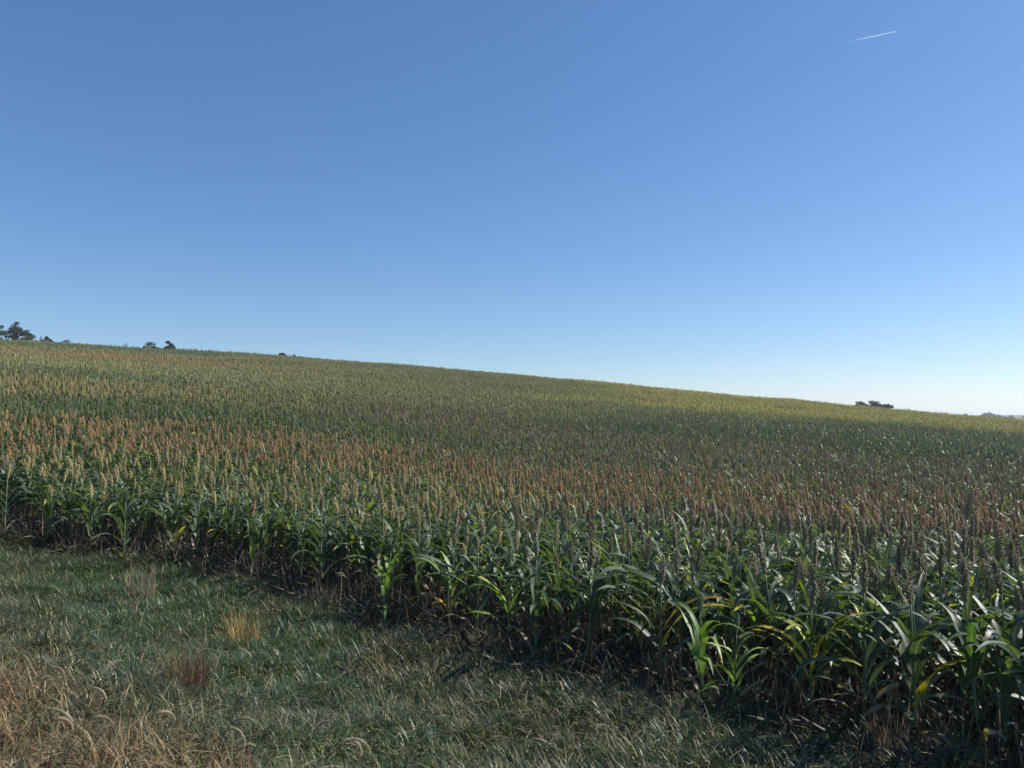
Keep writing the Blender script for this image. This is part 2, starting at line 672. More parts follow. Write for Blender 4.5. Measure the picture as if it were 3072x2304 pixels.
PARTS = [part_meshes(f, i) for i, f in enumerate(FORMS)]
JOINED = [joined_mesh(f, i) for i, f in enumerate(FORMS)] + [far_mesh(f, i) for i, f in enumerate(FORMS)] + [leafy_mesh(f, i) for i, f in enumerate(FORMS)]

# head colours over the field: ripening patches (world positions)
HEAD_COL = {'O': (.38, .315, .145), 'R': (.37, .225, .11), 'G': (.135, .175, .085), 'B': (.29, .215, .14), 'Y': (.62, .53, .13), 'S': (.225, .195, .105), 'V': (.28, .275, .12)}
HEAD_PTS = {
    'O': [(-7.29, 12.03), (-5.26, 12.86), (-2.15, 9.18), (-1.57, 15.25), (-0.12, 7.81), (-17.68, 29.02), (-15.49, 34.03), (-8.98, 13.63)],
    'R': [(10.8, 15.2), (9.5, 13.), (11.2, 18.), (8.2, 18.2), (3.2, 17.), (6.2, 11.2), (5., 13.5), (-10.48, 19.35), (-8.18, 21.05), (-5.46, 19.61), (-2.56, 20.45), (-0.31, 19.91), (1.73, 14.98), (4.74, 19.21), (6.8, 16.15), (8.44, 15.31), (-34.12, 62.7), (-11.97, 19.42)],
    'G': [(-13.9, 23.69), (-11.38, 27.7), (-6.54, 27.82), (-23.88, 39.16), (-55.32, 87.44), (-47.0, 93.94), (7.57, 37.19), (17.87, 42.29), (30.93, 48.21), (18.41, 33.26), (12.89, 34.05), (-60., 110.), (-38., 90.)],
    'B': [(-0.53, 33.33), (5.24, 25.81), (10.56, 25.04), (13.11, 21.98), (10.25, 30.63), (6.44, 10.09), (3.99, 8.6), (-3.81, 36.82)],
    'Y': [(12.5, 61.33), (25.13, 66.27), (37.18, 72.79), (43.58, 67.88), (22., 90.), (45., 100.)],
    'V': [(-25.8, 56.59), (-13.27, 47.47), (-18.68, 79.2), (-3.07, 51.43), (-1.09, 68.98), (-29.56, 45.2), (6.58, 56.73), (0., 90.), (-11.49, 35.55), (-36.58, 59.08), (-25., 95.)],
    'S': [(1.4, 6.92), (2.63, 6.98), (3.3, 6.0), (2.51, 4.24), (0.91, 7.88), (3.17, 9.53)]}
_cp = np.array([p for k in HEAD_PTS for p in HEAD_PTS[k]])
_ck = np.array([HEAD_COL[k] for k in HEAD_PTS for p in HEAD_PTS[k]])
_cn = [k for k in HEAD_PTS for p in HEAD_PTS[k]]


def head_colour(X, Y):
    """inverse-distance blend of the ripeness patches, in log-range so near and far patches keep their scale"""
    Xn = X + noise2(X, Y, 2.5, 1.) * .06 * np.hypot(X, Y)
    Yn = Y + noise2(X, Y, 3.1, 2.) * .05 * np.hypot(X, Y)
    r = np.hypot(Xn, Yn)
    A = np.stack([np.arctan2(Xn, Yn) * 1.1, np.log(r) * 2.2], 1)
    rc = np.hypot(_cp[:, 0], _cp[:, 1])
    B = np.stack([np.arctan2(_cp[:, 0], _cp[:, 1]) * 1.1, np.log(rc) * 2.2], 1)
    out = np.zeros((len(X), 3))
    near = np.zeros(len(X), int)
    for s in range(0, len(X), 20000):
        D = ((A[s:s + 20000, None] - B[None]) ** 2).sum(-1)
        w = 1 / (D + .002) ** 2
        w /= w.sum(1, keepdims=True)
        out[s:s + 20000] = w @ _ck
        near[s:s + 20000] = D.argmin(1)
    return out, near


def leaf_colour(X, Y, rs):
    n = len(X)
    base = np.array([.078, .106, .058])
    r = np.hypot(X, Y)
    c = np.tile(base, (n, 1)) * rs.uniform(.75, 1.25, (n, 1))
    warm = np.clip(noise2(X, Y, 6., 3.) * .5 + rs.normal(0, .35, n), 0, 1)[:, None]
    c = c * (1 - warm) + np.array([.10, .14, .042]) * warm
    f = (ss(30, 60, r) * .5)[:, None]
    return c * (1 - f) + np.array([.11, .125, .045]) * f


# ------------------------------------------------------------------ crop layout
rd, rn = np.array([.762, -.648]), np.array([.648, .762])
pts = []
for k in range(0, 240):
    sp = .125 if k < 60 else .15
    s_ = np.arange(-150, 130, sp)
    s_ = s_ + rng.uniform(-.06, .06, len(s_))
    off = (k * .58) + 5.05 + rng.normal(0, .09, len(s_))
    pts.append(s_[:, None] * rd + off[:, None] * rn)
pts = np.concatenate(pts)
X, Y = pts[:, 0], pts[:, 1]
th = np.abs(np.arctan2(X, Y))
keep = (Y > 1.) & (Y < 136) & (th < math.radians(39.5) + 1.2 / np.maximum(np.hypot(X, Y), 1.5))
X, Y = X[keep], Y[keep]
ed = edge_dist(X, Y)
keep = (ed > .42) & (rng.uniform(0, 1, len(ed)) < .94)
X, Y, ed = X[keep], Y[keep], ed[keep]
# thin patches
thin = (noise2(X, Y, 1.6, 5.) > .62) & (rng.uniform(0, 1, len(X)) < .5)
X, Y, ed = X[~thin], Y[~thin], ed[~thin]
Z = height(X, Y)
HC, NEAR = head_colour(X, Y)
NP_ = len(X)
mixin = np.array(list(HEAD_COL.values()))[rng.integers(0, len(HEAD_COL), NP_)]
mw = (rng.beta(.8, 2.8, NP_) * .75)[:, None]          # every plant ripens at its own pace
HC = (HC * (1 - mw) + mixin * mw) * rng.uniform(.72, 1.3, (NP_, 1))
LC = leaf_colour(X, Y, rng)
fw = (.25 * ss(18, 45, np.hypot(X, Y)))[:, None]          # where the grain is ripe the leaves are turning too
LC = LC * (1 - fw) + HC * np.array([.42, .48, .4]) * fw
RZ = rng.uniform(0, 6.283, NP_)
TX, TY = rng.normal(0, .055, NP_), rng.normal(0, .055, NP_)
SC = np.clip(rng.normal(.98, .07, NP_), .78, 1.18)
SC[rng.uniform(0, 1, NP_) < .004] *= 1.16
ID = rng.integers(0, NFORM, NP_)
BARREN = rng.uniform(0, 1, NP_) < .05 + .34 * ss(7.5, 4., ed) * (1 - .6 * ss(.1, .45, X / np.maximum(Y, 1)))     # not yet headed, or a leafy tiller

# explicit plants of the front row: x, y, scale, form, head key, label, leaf tint or None, age or None
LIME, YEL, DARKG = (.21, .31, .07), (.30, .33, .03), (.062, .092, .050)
FRONT = [
    (-8.09, 12.45, 1.00, 0, 'O', 'leafy sorghum plant at the far left end of the front row', None),
    (-7.32, 12.30, .95, 1, 'O', 'golden-headed front-row sorghum plant, second from the left frame edge', None),
    (-6.46, 12.05, 1.00, 2, 'O', 'front-row sorghum plant behind the tall tan grass stems at left', None),
    (-5.60, 11.35, 1.00, 3, 'G', 'isolated front-row sorghum plant with pale arching leaves, left of the open litter gap', None),
    (-4.55, 11.35, 1.02, 4, 'G', 'broad-leaved front-row sorghum plant overhanging the litter gap at left', DARKG),
    (-3.39, 10.44, 1.04, 5, 'R', 'bushy front-row sorghum plant with a brown loose grain head above the golden grass tuft', None),
    (-2.30, 9.76, 1.02, 6, 'S', 'dark front-row sorghum plant over the hollow left of the pale narrow plant', DARKG),
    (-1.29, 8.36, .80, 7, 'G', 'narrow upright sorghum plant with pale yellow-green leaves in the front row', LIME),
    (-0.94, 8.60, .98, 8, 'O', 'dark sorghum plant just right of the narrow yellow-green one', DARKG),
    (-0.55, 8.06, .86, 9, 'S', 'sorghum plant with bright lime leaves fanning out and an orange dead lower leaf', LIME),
    (-0.24, 7.60, .95, 10, 'S', 'thin bare-stalked sorghum plant right of the lime fan-leaved one', None),
    (0.06, 7.55, .86, 11, 'G', 'short sorghum plant with a pale green young head in mid front row', (.16, .26, .05)),
    (0.31, 6.95, 1.00, 0, 'G', 'large front-row sorghum plant with pale dry stalk base and arching leaves at centre', None),
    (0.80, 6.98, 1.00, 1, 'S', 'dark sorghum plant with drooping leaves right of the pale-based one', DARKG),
    (1.32, 6.42, 1.00, 2, 'S', 'front-row sorghum plant with one orange-tipped leaf reaching left', None),
    (1.55, 6.00, .82, 3, 'G', 'short sorghum plant with a green head and lime upper leaves beside the glowing stalk', (.14, .23, .05)),
    (1.76, 5.92, .62, 4, 'G', 'small glowing lime-green sorghum stalk lit from behind in the front row', (.32, .43, .10)),  # leaf tint raised so the colour carries the backlit glow
    (2.27, 5.72, .95, 5, 'S', 'sorghum plant with bright yellow leaves at its heart, right front row', None),
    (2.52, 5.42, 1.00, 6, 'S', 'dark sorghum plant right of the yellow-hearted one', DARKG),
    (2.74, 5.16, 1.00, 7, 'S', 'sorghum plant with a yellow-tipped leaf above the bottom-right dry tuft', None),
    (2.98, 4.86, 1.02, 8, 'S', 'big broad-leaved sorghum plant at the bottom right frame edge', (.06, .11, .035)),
]


def put_plant(x, y, z, rz, tilt, sc, form, hc, lc, label, group, ages=None):
    o = empty('sorghum_plant', (x, y, z - .01), rz, sc, tilt)
    tag(o, label, 'sorghum', group)
    st, lv, hd, st_low = PARTS[form]
    part('stalk', st if hc is not None else st_low, o)
    for k, me in enumerate(lv):
        c = lc
        lab = None
        if ages and k in ages:
            c, lab = ages[k]
        q = part('leaf', me, o, leaf_tint=[float(v) for v in c])
        if lab:
            q['label'] = lab
    if hc is not None:
        part('grain_head', hd, o, head_tint=[float(v) for v in hc])
    return o


GOLD, ORNG = (.62, .46, .05), (.6, .28, .04)
SPECIAL = {9: {1: (ORNG, 'orange dead leaf'), 2: (ORNG, 'orange dying leaf')}, 14: {3: (GOLD, 'orange-yellow leaf'), 5: (ORNG, 'orange leaf')},
           17: {3: (GOLD, 'bright yellow leaf'), 4: (GOLD, 'bright yellow leaf'), 5: (GOLD, 'bright yellow leaf'), 6: (YEL, 'yellow-green leaf'), 7: (YEL, 'yellow-green leaf')},
           19: {2: (GOLD, 'yellow leaf')}, 7: {4: (YEL, 'yellowing leaf')}}
rf = np.random.default_rng(23)
for i, (x, y, sc, fm, hk, lab, lt) in enumerate(FRONT):
    hc = np.array(HEAD_COL[hk]) * rf.uniform(.9, 1.15)
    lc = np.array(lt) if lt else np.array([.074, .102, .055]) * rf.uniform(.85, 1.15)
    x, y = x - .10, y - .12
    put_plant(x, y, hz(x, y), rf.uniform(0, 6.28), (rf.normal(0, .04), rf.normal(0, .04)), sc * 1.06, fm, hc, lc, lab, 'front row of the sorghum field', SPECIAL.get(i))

# the nearest plants in the frame are things of their own, the rest of the crop is one mass
tanx = X / Y
elev_ok = (np.abs(tanx) < .70)
r_all = np.hypot(X, Y)
order = np.argsort(np.where(elev_ok, r_all, 1e9))
N_IND = 300 - len(FRONT)
ind = order[:N_IND]
mask = np.ones(NP_, bool)
mask[ind] = False
WORD = {'O': 'golden', 'R': 'rust', 'G': 'green', 'B': 'tan', 'Y': 'yellow', 'S': 'grey-green', 'V': 'olive'}
KEYS = list(HEAD_COL)
KC = np.array([HEAD_COL[k] for k in KEYS])
LAND_U = [-.42, -.30, -.18, -.06, .06, .18, .30, .42, .54]
LANDMARK = ['at left', 'above the golden tuft', 'above the dark hollow', 'behind the narrow yellow-green plant', 'behind the lime fan plant', 'behind the centre plants',
            'behind the orange-tipped leaf', 'behind the glowing stalk', 'behind the yellow-hearted plant', 'at the right frame edge']
near_plants = []
for j in ind:
    k = KEYS[int(((KC - HC[j]) ** 2).sum(1).argmin())]
    rowname = 'second row' if ed[j] < 1.3 else ('third or fourth row' if ed[j] < 3 else 'deeper in')
    side = LANDMARK[int(np.searchsorted(LAND_U, tanx[j]))]
    size = 'tall ' if SC[j] > 1.03 else ('short ' if SC[j] < .93 else '')
    c_, s_ = math.cos(RZ[j]), math.sin(RZ[j])
    lx = TY[j] * c_ + TX[j] * s_
    lean_w = ' leaning right' if lx > .05 else (' leaning left' if lx < -.05 else '')
    lab = '%s%s sorghum%s, %s %s' % (size, 'headless leafy' if BARREN[j] else WORD[k] + '-headed', lean_w, rowname, side)
    near_plants.append((lab, tanx[j], j))
ORD = ['first', 'second', 'third', 'fourth', 'fifth', 'sixth', 'seventh', 'eighth', 'ninth', 'tenth']
NUM = ['one', 'two', 'three', 'four', 'five', 'six', 'seven', 'eight', 'nine', 'ten']
near_plants.sort()
alike = {}
for lab, u_, j in near_plants:
    alike.setdefault(lab, []).append(j)
for lab, js in alike.items():
    for q, j in enumerate(js):
        full = lab
        if len(js) == 2:
            full = lab + (', left one' if q == 0 else ', right one')
        elif 2 < len(js) <= 10:
            full = '%s, %s from left of %s' % (lab, ORD[q], NUM[len(js) - 1])
        if len(full.split()) > 16:
            full = lab
        put_plant(X[j], Y[j], Z[j], RZ[j], (TX[j], TY[j]), SC[j], int(ID[j]), None if BARREN[j] else HC[j], LC[j], full, 'sorghum plants of the near rows')

scatter('sorghum_crop', 'ripening sorghum field with golden and rusty grain heads covering the hillside', 'sorghum field', JOINED,
        np.stack([X, Y, Z - .01], 1)[mask], np.stack([TX, TY, RZ], 1)[mask], SC[mask], np.where(BARREN & (r_all < 42), ID + 2 * NFORM, np.where(r_all > 42, ID + NFORM, ID))[mask], {'head_tint': HC[mask], 'leaf_tint': LC[mask]})


# ------------------------------------------------------------------ grass
def blade(mb, base, L, W, a0, bend, az_, age, seg=4, mat=0, kink=0.):
    x = z = 0.
    V = []
    for i in range(seg + 1):
        t = i / seg
        a = a0 + bend * t + kink * math.sin(3 * t)
        w = W * .5 * (1 - t ** 1.8) + .0003
        V += [(x, -w, z), (x, w, z)]
        x += L / seg * math.sin(a)
        z += L / seg * math.cos(a)
    V = rot_z(np.array(V), az_) + base
    mb.add(V, [(2 * i, 2 * i + 1, 2 * i + 3, 2 * i + 2) for i in range(seg)], mat, age=age, rib=random.random() ** 1.2)


def tuft_mesh(name, rs, n, rad, Lr, Wr, a0r, bendr, dry, mat, swirl=1.2):
    mb = MB()
    a_main = rs.uniform(0, 6.28)
    for i in range(n):
        r = rad * math.sqrt(rs.uniform(0, 1))
        q = rs.uniform(0, 6.28)
        az_ = a_main + rs.normal(0, swirl)
        age = rs.uniform(.55, 1.) if rs.random() < dry else rs.uniform(0, .25)
        blade(mb, np.array([r * math.cos(q), r * math.sin(q), -.01]), rs.uniform(*Lr), rs.uniform(*Wr), rs.uniform(*a0r), rs.uniform(*bendr), az_, age, kink=rs.uniform(-.3, .3))
    return mb.mesh(name, [mat])


rg = np.random.default_rng(31)
GREEN_T = [tuft_mesh('turf_form', rg, 46, .10, (.06, .18), (.003, .0068), (.1, 1.2), (.6, 2.4), .18 + .06 * (i % 4), M_GRASS) for i in range(9)]
GREEN_T += [tuft_mesh('turf_form', rg, 26, .09, (.08, .22), (.007, .012), (.1, 1.0), (.8, 2.4), .15, M_GRASS, 2.5) for i in range(3)]
STRAW_T = [tuft_mesh('straw_form', rg, 40, .11, (.07, .26), (.0028, .0065), (.3, 1.4), (.3, 2.2), .5, M_DRY, 2.) for i in range(8)]


def field_points(n, x0, x1, y0, y1):
    x = rg.uniform(x0, x1, n)
    y = rg.uniform(y0, y1, n)
    k = (np.abs(x) < .74 * y + 1.0)
    return x[k], y[k]


gx, gy = field_points(56000, -13, 5.5, 1.2, 15)
ge = edge_dist(gx, gy)
near = np.hypot(gx, gy)
dens = ss(1.7, .5, ge) * (.72 + .28 * noise2(gx, gy, .35, 2.)) * (1 - .25 * ss(.2, -.2, ge) * ss(.35, .7, noise2(gx, gy, .6, 12.)))
k = (rg.uniform(0, 1, len(gx)) < dens)
gx, gy, ge = gx[k], gy[k], ge[k]
# dryness of the verge: straw on the near bank and at lower centre, green in the middle strip
dryness = np.clip(-.15 * ss(-1., -2.2, gx) * ss(-3.2, -2.4, ge) + ss(-3.25, -4.4, ge + .35 * noise2(gx, gy, .8, 6.)) * 1.1 + .32 * ss(.05, .6, noise2(gx, gy, 1.1, 4.)) + .22 * ss(-2.6, -.5, gx) * ss(-.5, -1.5, ge) + .15 * ss(-.5, 0, ge), 0, 1)
u = rg.uniform(0, 1, len(gx))
straw = u < dryness * .86
lush = np.clip(.35 + .8 * noise2(gx, gy, 1.2, 7.) + .45 * ss(-.5, -2., gx) * ss(-3.2, -2.4, ge) * ss(-.2, -.9, ge), 0, 1)[:, None]
GT = np.array([.064, .085, .041]) * (1 - lush) + np.array([.070, .132, .050]) * lush
GT = GT * (1 - .5 * dryness[:, None]) + np.array([.13, .13, .065]) * .5 * dryness[:, None]
GT = GT * rg.uniform(.75, 1.25, (len(gx), 1))
bankw = ss(-2.9, -4.1, ge)[:, None]
ST = (np.array([.15, .148, .085]) * (1 - bankw) + np.array([.35, .20, .11]) * bankw) * rg.uniform(.6, 1.25, (len(gx), 1))
# the mat leans in swirls
lean = 2.2 + 1.6 * noise2(gx, gy, 1.3, 9.) + rg.normal(0, .7, len(gx))


def mass(name, label, cat, forms, sel, tint, smin, smax, zoff=0.):
    n = int(sel.sum())
    rot = np.stack([rg.normal(0, .12, n), rg.normal(0, .12, n), lean[sel]], 1)
    scatter(name, label, cat, forms, np.stack([gx[sel], gy[sel], height(gx[sel], gy[sel]) + zoff], 1), rot, rg.uniform(smin, smax, n) * (1 + .35 * ss(.2, .7, noise2(gx[sel], gy[sel], .5, 15.))), rg.integers(0, len(forms), n), {'leaf_tint': tint[sel]})


mass('green_grass', 'matted green grass strip between the dry bank and the crop', 'grass', GREEN_T, ~straw, GT, .75, 1.25)
mass('dry_grass', 'straw-coloured dry grass on the near bank and among the green grass', 'dry grass', STRAW_T, straw, ST, .7, 1.2)


# litter and dead stems below the first rows
def litter_form(rs):
    mb = MB()
    for i in range(16):
        p = np.array([rs.uniform(-.25, .25), rs.uniform(-.25, .25), rs.uniform(0, .03)])
        if rs.random() < .55:
            V, F_, rib = leaf_geo(rs.uniform(.15, .4), rs.uniform(.012, .035), rs.uniform(.9, 1.5), rs.uniform(-.2, .8), twist=rs.uniform(-2, 2), seg=6, ph=rs.uniform(0, 6))
            mb.add(rot_z(V, rs.uniform(0, 6.28)) + p, F_, 0, age=0. if rs.random() < .8 else .9)
        else:
            blade(mb, p, rs.uniform(.15, .45), .005, rs.uniform(0, .9), rs.uniform(-.5, 1.2), rs.uniform(0, 6.28), 0. if rs.random() < .7 else .9, seg=5)
    return mb.mesh('litter_form', [M_DRY])


LITTER = [litter_form(rg) for i in range(6)]
gx, gy = field_points(26000, -14, 8, 2.5, 19)
ge = edge_dist(gx, gy)
sel0 = (ge > -.35) & (ge < 4.0) & (rg.uniform(0, 1, len(gx)) < .5 * ss(-.4, .25, ge))
gx, gy = gx[sel0], gy[sel0]
lean = rg.uniform(0, 6.28, len(gx))
mass('crop_litter', 'dead brown leaves and stems littering the soil below the first crop rows', 'litter', LITTER, np.ones(len(gx), bool), np.array([.13, .095, .075]) * rg.uniform(.6, 1.2, (len(gx), 1)), .7, 1.3)  # brown tint darkened to carry the shadow under the plants


# ------------------------------------------------------------------ dry tufts standing out of the verge
def dry_tuft(x, y, n, rad, Lr, tint, label, seed, a0=(.0, .22), bend=(-.1, .45)):
    rs = np.random.default_rng(seed)
    mb = MB()
    for i in range(n):
        r = rad * math.sqrt(rs.uniform(0, 1))
        q = rs.uniform(0, 6.28)
        L = rs.uniform(*Lr)
        az_ = q + rs.normal(0, .7)
        a_, b_ = rs.uniform(*a0), rs.uniform(*bend) + (rs.uniform(.3, 1.4) if rs.random() < .22 else 0)
        blade(mb, np.array([r * math.cos(q), r * math.sin(q), -.01]), L, rs.uniform(.0025, .005), a_, b_, az_, 0., seg=5, kink=rs.uniform(-.4, .4))
    o = part('dry_grass_tuft', mb.mesh('dry_grass_tuft', [M_DRY]), None, leaf_tint=[float(v) for v in tint])
    o.location = (x, y, hz(x, y))
    return tag(o, label, 'grass tuft', 'dry tufts standing in the verge')


dry_tuft(-2.6, 7.49, 230, .15, (.2, .46), (.46, .33, .14), 'golden straw-coloured grass tuft standing alone in the green strip', 1)
dry_tuft(-2.29, 5.44, 240, .15, (.2, .5), (.22, .135, .08), 'reddish-brown dry tuft rising from the edge of the near bank', 2)
dry_tuft(-4.50, 9.30, 90, .16, (.3, .65), (.33, .26, .18), 'sparse tall tan grass stems at left beside the crop', 3)
dry_tuft(2.40, 4.90, 120, .10, (.12, .34), (.34, .24, .15), 'tan dry tuft at the bottom right under the crop leaves', 4)
dry_tuft(2.60, 4.78, 60, .05, (.10, .24), (.30, .21, .14), 'small slender tan tuft, right of the bigger one at bottom right', 5)
dry_tuft(-2.11, 8.80, 70, .22, (.2, .42), (.30, .25, .18), 'thin pale dry grass below the brown-headed sorghum plant', 6)
dry_tuft(-0.25, 6.95, 110, .30, (.3, .6), (.27, .235, .17), 'sprawling grey-tan dead stems arching before the centre plants', 7, (.5, 1.2), (.2, 1.2))
dry_tuft(0.95, 6.2, 70, .30, (.25, .5), (.24, .20, .16), 'low tangle of grey dead stems in front of the dark crop hollow', 8, (.4, 1.2), (.2, 1.0))
dry_tuft(-1.15, 3.35, 90, .16, (.12, .3), (.36, .19, .11), 'reddish dry weed clump at the bottom edge, left of centre', 9)


# ------------------------------------------------------------------ foxtail grass
M_FOX = leaf_material('foxtail_bristle', 'head_tint', .6, .3, .35, GRASS_AGE, rib=False, noise_scale=25., trans_gain=(1.3, 1.2, .9))


def foxtail(x, y, h, L, R, az_, droop, tint, label, seed):
    """slender stem ending in a nodding bristly seed head"""
    rs = np.random.default_rng(seed)
    o = empty('foxtail_grass', (x, y, hz(x, y)), az_)
    tag(o, label, 'foxtail', 'foxtail grass stems')
    pts_, a = [np.zeros(3)], rs.uniform(.0, .12)
    nst = 9
    for i in range(nst):
        a += droop * .30 * (i / nst) ** 2 * .6
        pts_.append(pts_[-1] + np.array([math.sin(a), 0, math.cos(a)]) * h / nst)
    mb = MB()
    v, f = tube(pts_, list(np.linspace(.0019, .0012, len(pts_))), 5)
    mb.add(v, f, 0)
    part('stem', mb.mesh('stem', [M_DRY]), o, leaf_tint=[.24, .23, .12])
    # one blade on the stem
    mb = MB()
    blade(mb, pts_[4], rs.uniform(.12, .2), .006, .4, 1.5, rs.uniform(0, 6), 0., seg=6)
    part('blade', mb.mesh('blade', [M_GRASS]), o, leaf_tint=[.16, .17, .07])
    mb = MB()
    hp, n = [pts_[-1]], 14
    for i in range(n):
        a += droop / n
        hp.append(hp[-1] + np.array([math.sin(a), 0, math.cos(a)]) * L / n)
    hp = np.array(hp)
    rr = [R * .42 * min(1, .4 + 3 * t) * (1 - .75 * t ** 2.5) for t in np.linspace(0, 1, n + 1)]
    v, f = tube(hp, rr, 6)
    mb.add(v, f, 0, age=.0)
    for i in range(330):
        t = rs.uniform(0, n - .01)
        k_ = int(t)
        p = hp[k_] + (hp[k_ + 1] - hp[k_]) * (t - k_)
        tg = hp[k_ + 1] - hp[k_]
        tg /= np.linalg.norm(tg)
        d = rs.normal(0, 1, 3)
        d -= tg * d.dot(tg)
        d /= np.linalg.norm(d)
        tt = t / n
        ln = R * rs.uniform(.8, 1.25) * (1 - .45 * tt ** 2)
        tip = p + d * ln * .85 + tg * ln * .75
        sd = np.cross(d, tg) * .0006
        mb.add([p + sd, p - sd, tip], [(0, 1, 2)], 0, age=0.)
    part('seed_head', mb.mesh('seed_head', [M_FOX], False), o, head_tint=[float(q) for q in tint])
    return o


TAN, PALE, OLIVE = (.43, .33, .21), (.48, .41, .29), (.34, .31, .18)
FOX = [
    (-2.38, 3.83, 'large tan foxtail arching over the bank at the left edge'), (-2.15, 3.73, 'small tan foxtail just right of the large arching one'),
    (-2.02, 3.64, 'pale foxtail curled like a hook on the left bank'), (-2.14, 3.41, 'tan foxtail low on the left bank below the large arching one'),
    (-2.03, 3.25, 'drooping foxtail among dry grass at the left edge'), (-1.82, 3.09, 'long flat-lying foxtail on the straw at lower left'),
    (-1.93, 2.98, 'big blurred-looking foxtail in the bottom left corner'), (-1.59, 2.95, 'foxtail nodding left over straw near the bottom left'),
    (-1.32, 3.37, 'thin tan foxtail right of the red-brown tuft'), (-1.27, 3.17, 'fat pale foxtail bent right below the red-brown tuft'),
    (-1.60, 4.01, 'upright pinkish foxtail at the red-brown tuft'), (-2.38, 4.86, 'thin upright foxtail in the left middle of the grass'),
    (-2.82, 5.71, 'short erect greenish foxtail in the lush green strip at left'), (-1.72, 5.24, 'pale foxtail leaning left in the middle of the grass'),
    (-1.73, 3.59, 'small upright foxtail between the hook and the red-brown tuft'), (-1.75, 3.49, 'little foxtail low in the grass beside the small upright one'),
    (-1.46, 2.86, 'olive foxtail lying near the bottom edge at left'), (-4.40, 7.09, 'tall bowed green foxtail at left in front of the lush grass'),
    (-3.60, 5.44, 'tall straight foxtail at the left frame edge'), (-0.55, 4.55, 'single pale upright foxtail on a long stem at bottom centre'),
    (-0.93, 3.38, 'fat pale foxtail leaning right at the bottom, left of centre'), (-0.83, 3.08, 'small pale foxtail hanging below the fat leaning one'),
    (-0.78, 2.94, 'foxtail at the very bottom edge left of centre'), (-0.95, 3.25, 'long thin foxtail arching left at the bottom'),
    (2.57, 4.40, 'pale foxtail bowing right under the bottom-right crop leaves'), (2.62, 4.25, 'pale foxtail lying level in the bottom right corner'),
    (-2.71, 9.21, 'foxtail nodding left beside the hollow under the crop'), (-2.44, 9.34, 'foxtail between crop leaves above the thin dry grass'),
    (-2.17, 9.49, 'hooked foxtail under the dark crop hollow'), (-1.64, 8.55, 'foxtail bending right at the dark hollow near the pale plant'),
    (-1.88, 8.55, 'foxtail drooping in front of the dark hollow'), (-2.13, 8.80, 'slim foxtail in the thin dry grass'),
    (-2.05, 8.50, 'lower slim foxtail before the thin dry grass'), (-3.35, 9.26, 'upright grey foxtail above the golden tuft'),
    (-3.67, 10.53, 'foxtail standing in the brown litter gap at left')]
rx = np.random.default_rng(77)
for i, (x, y, lab) in enumerate(FOX):
    small = y > 8
    d_ = rx.uniform(.9, 2.3)
    if 'upright' in lab or 'erect' in lab or 'straight' in lab:
        d_ = .25
    if 'level' in lab or 'lying' in lab or 'arching' in lab:
        d_ = 2.0
    h = rx.uniform(.36, .48) if not small else rx.uniform(.38, .5)
    if 'tall' in lab or 'long stem' in lab:
        h += .2
    az_ = math.pi if 'left' in lab.split(' at ')[0].split(' on ')[0] and ('lean' in lab or 'nod' in lab or 'arching left' in lab) else rx.uniform(-.7, .7)
    tint = np.array([TAN, PALE, OLIVE][i % 3 if 'pale' not in lab else 1]) * rx.uniform(.85, 1.1)
    foxtail(x, y, h, rx.uniform(.085, .12) * (1.15 if small else 1), rx.uniform(.013, .017), az_, d_, tint, lab, 100 + i)


# ------------------------------------------------------------------ trees beyond the crest
def crown_material():
    m, nt, nd, lk, P = new_mat('tree_foliage')
    age = attr(nd, 'age', 'GEOMETRY').outputs['Fac']
    c = ramp(nd, lk, age, [(0, (.018, .032, .016)), (.6, (.045, .065, .03)), (1, (.09, .10, .045))])
    lk.new(c, P.inputs['Base Color'])
    P.inputs['Roughness'].default_value = .7
    P.inputs['Specular IOR Level'].default_value = .2
    return m


M_CROWN = crown_material()


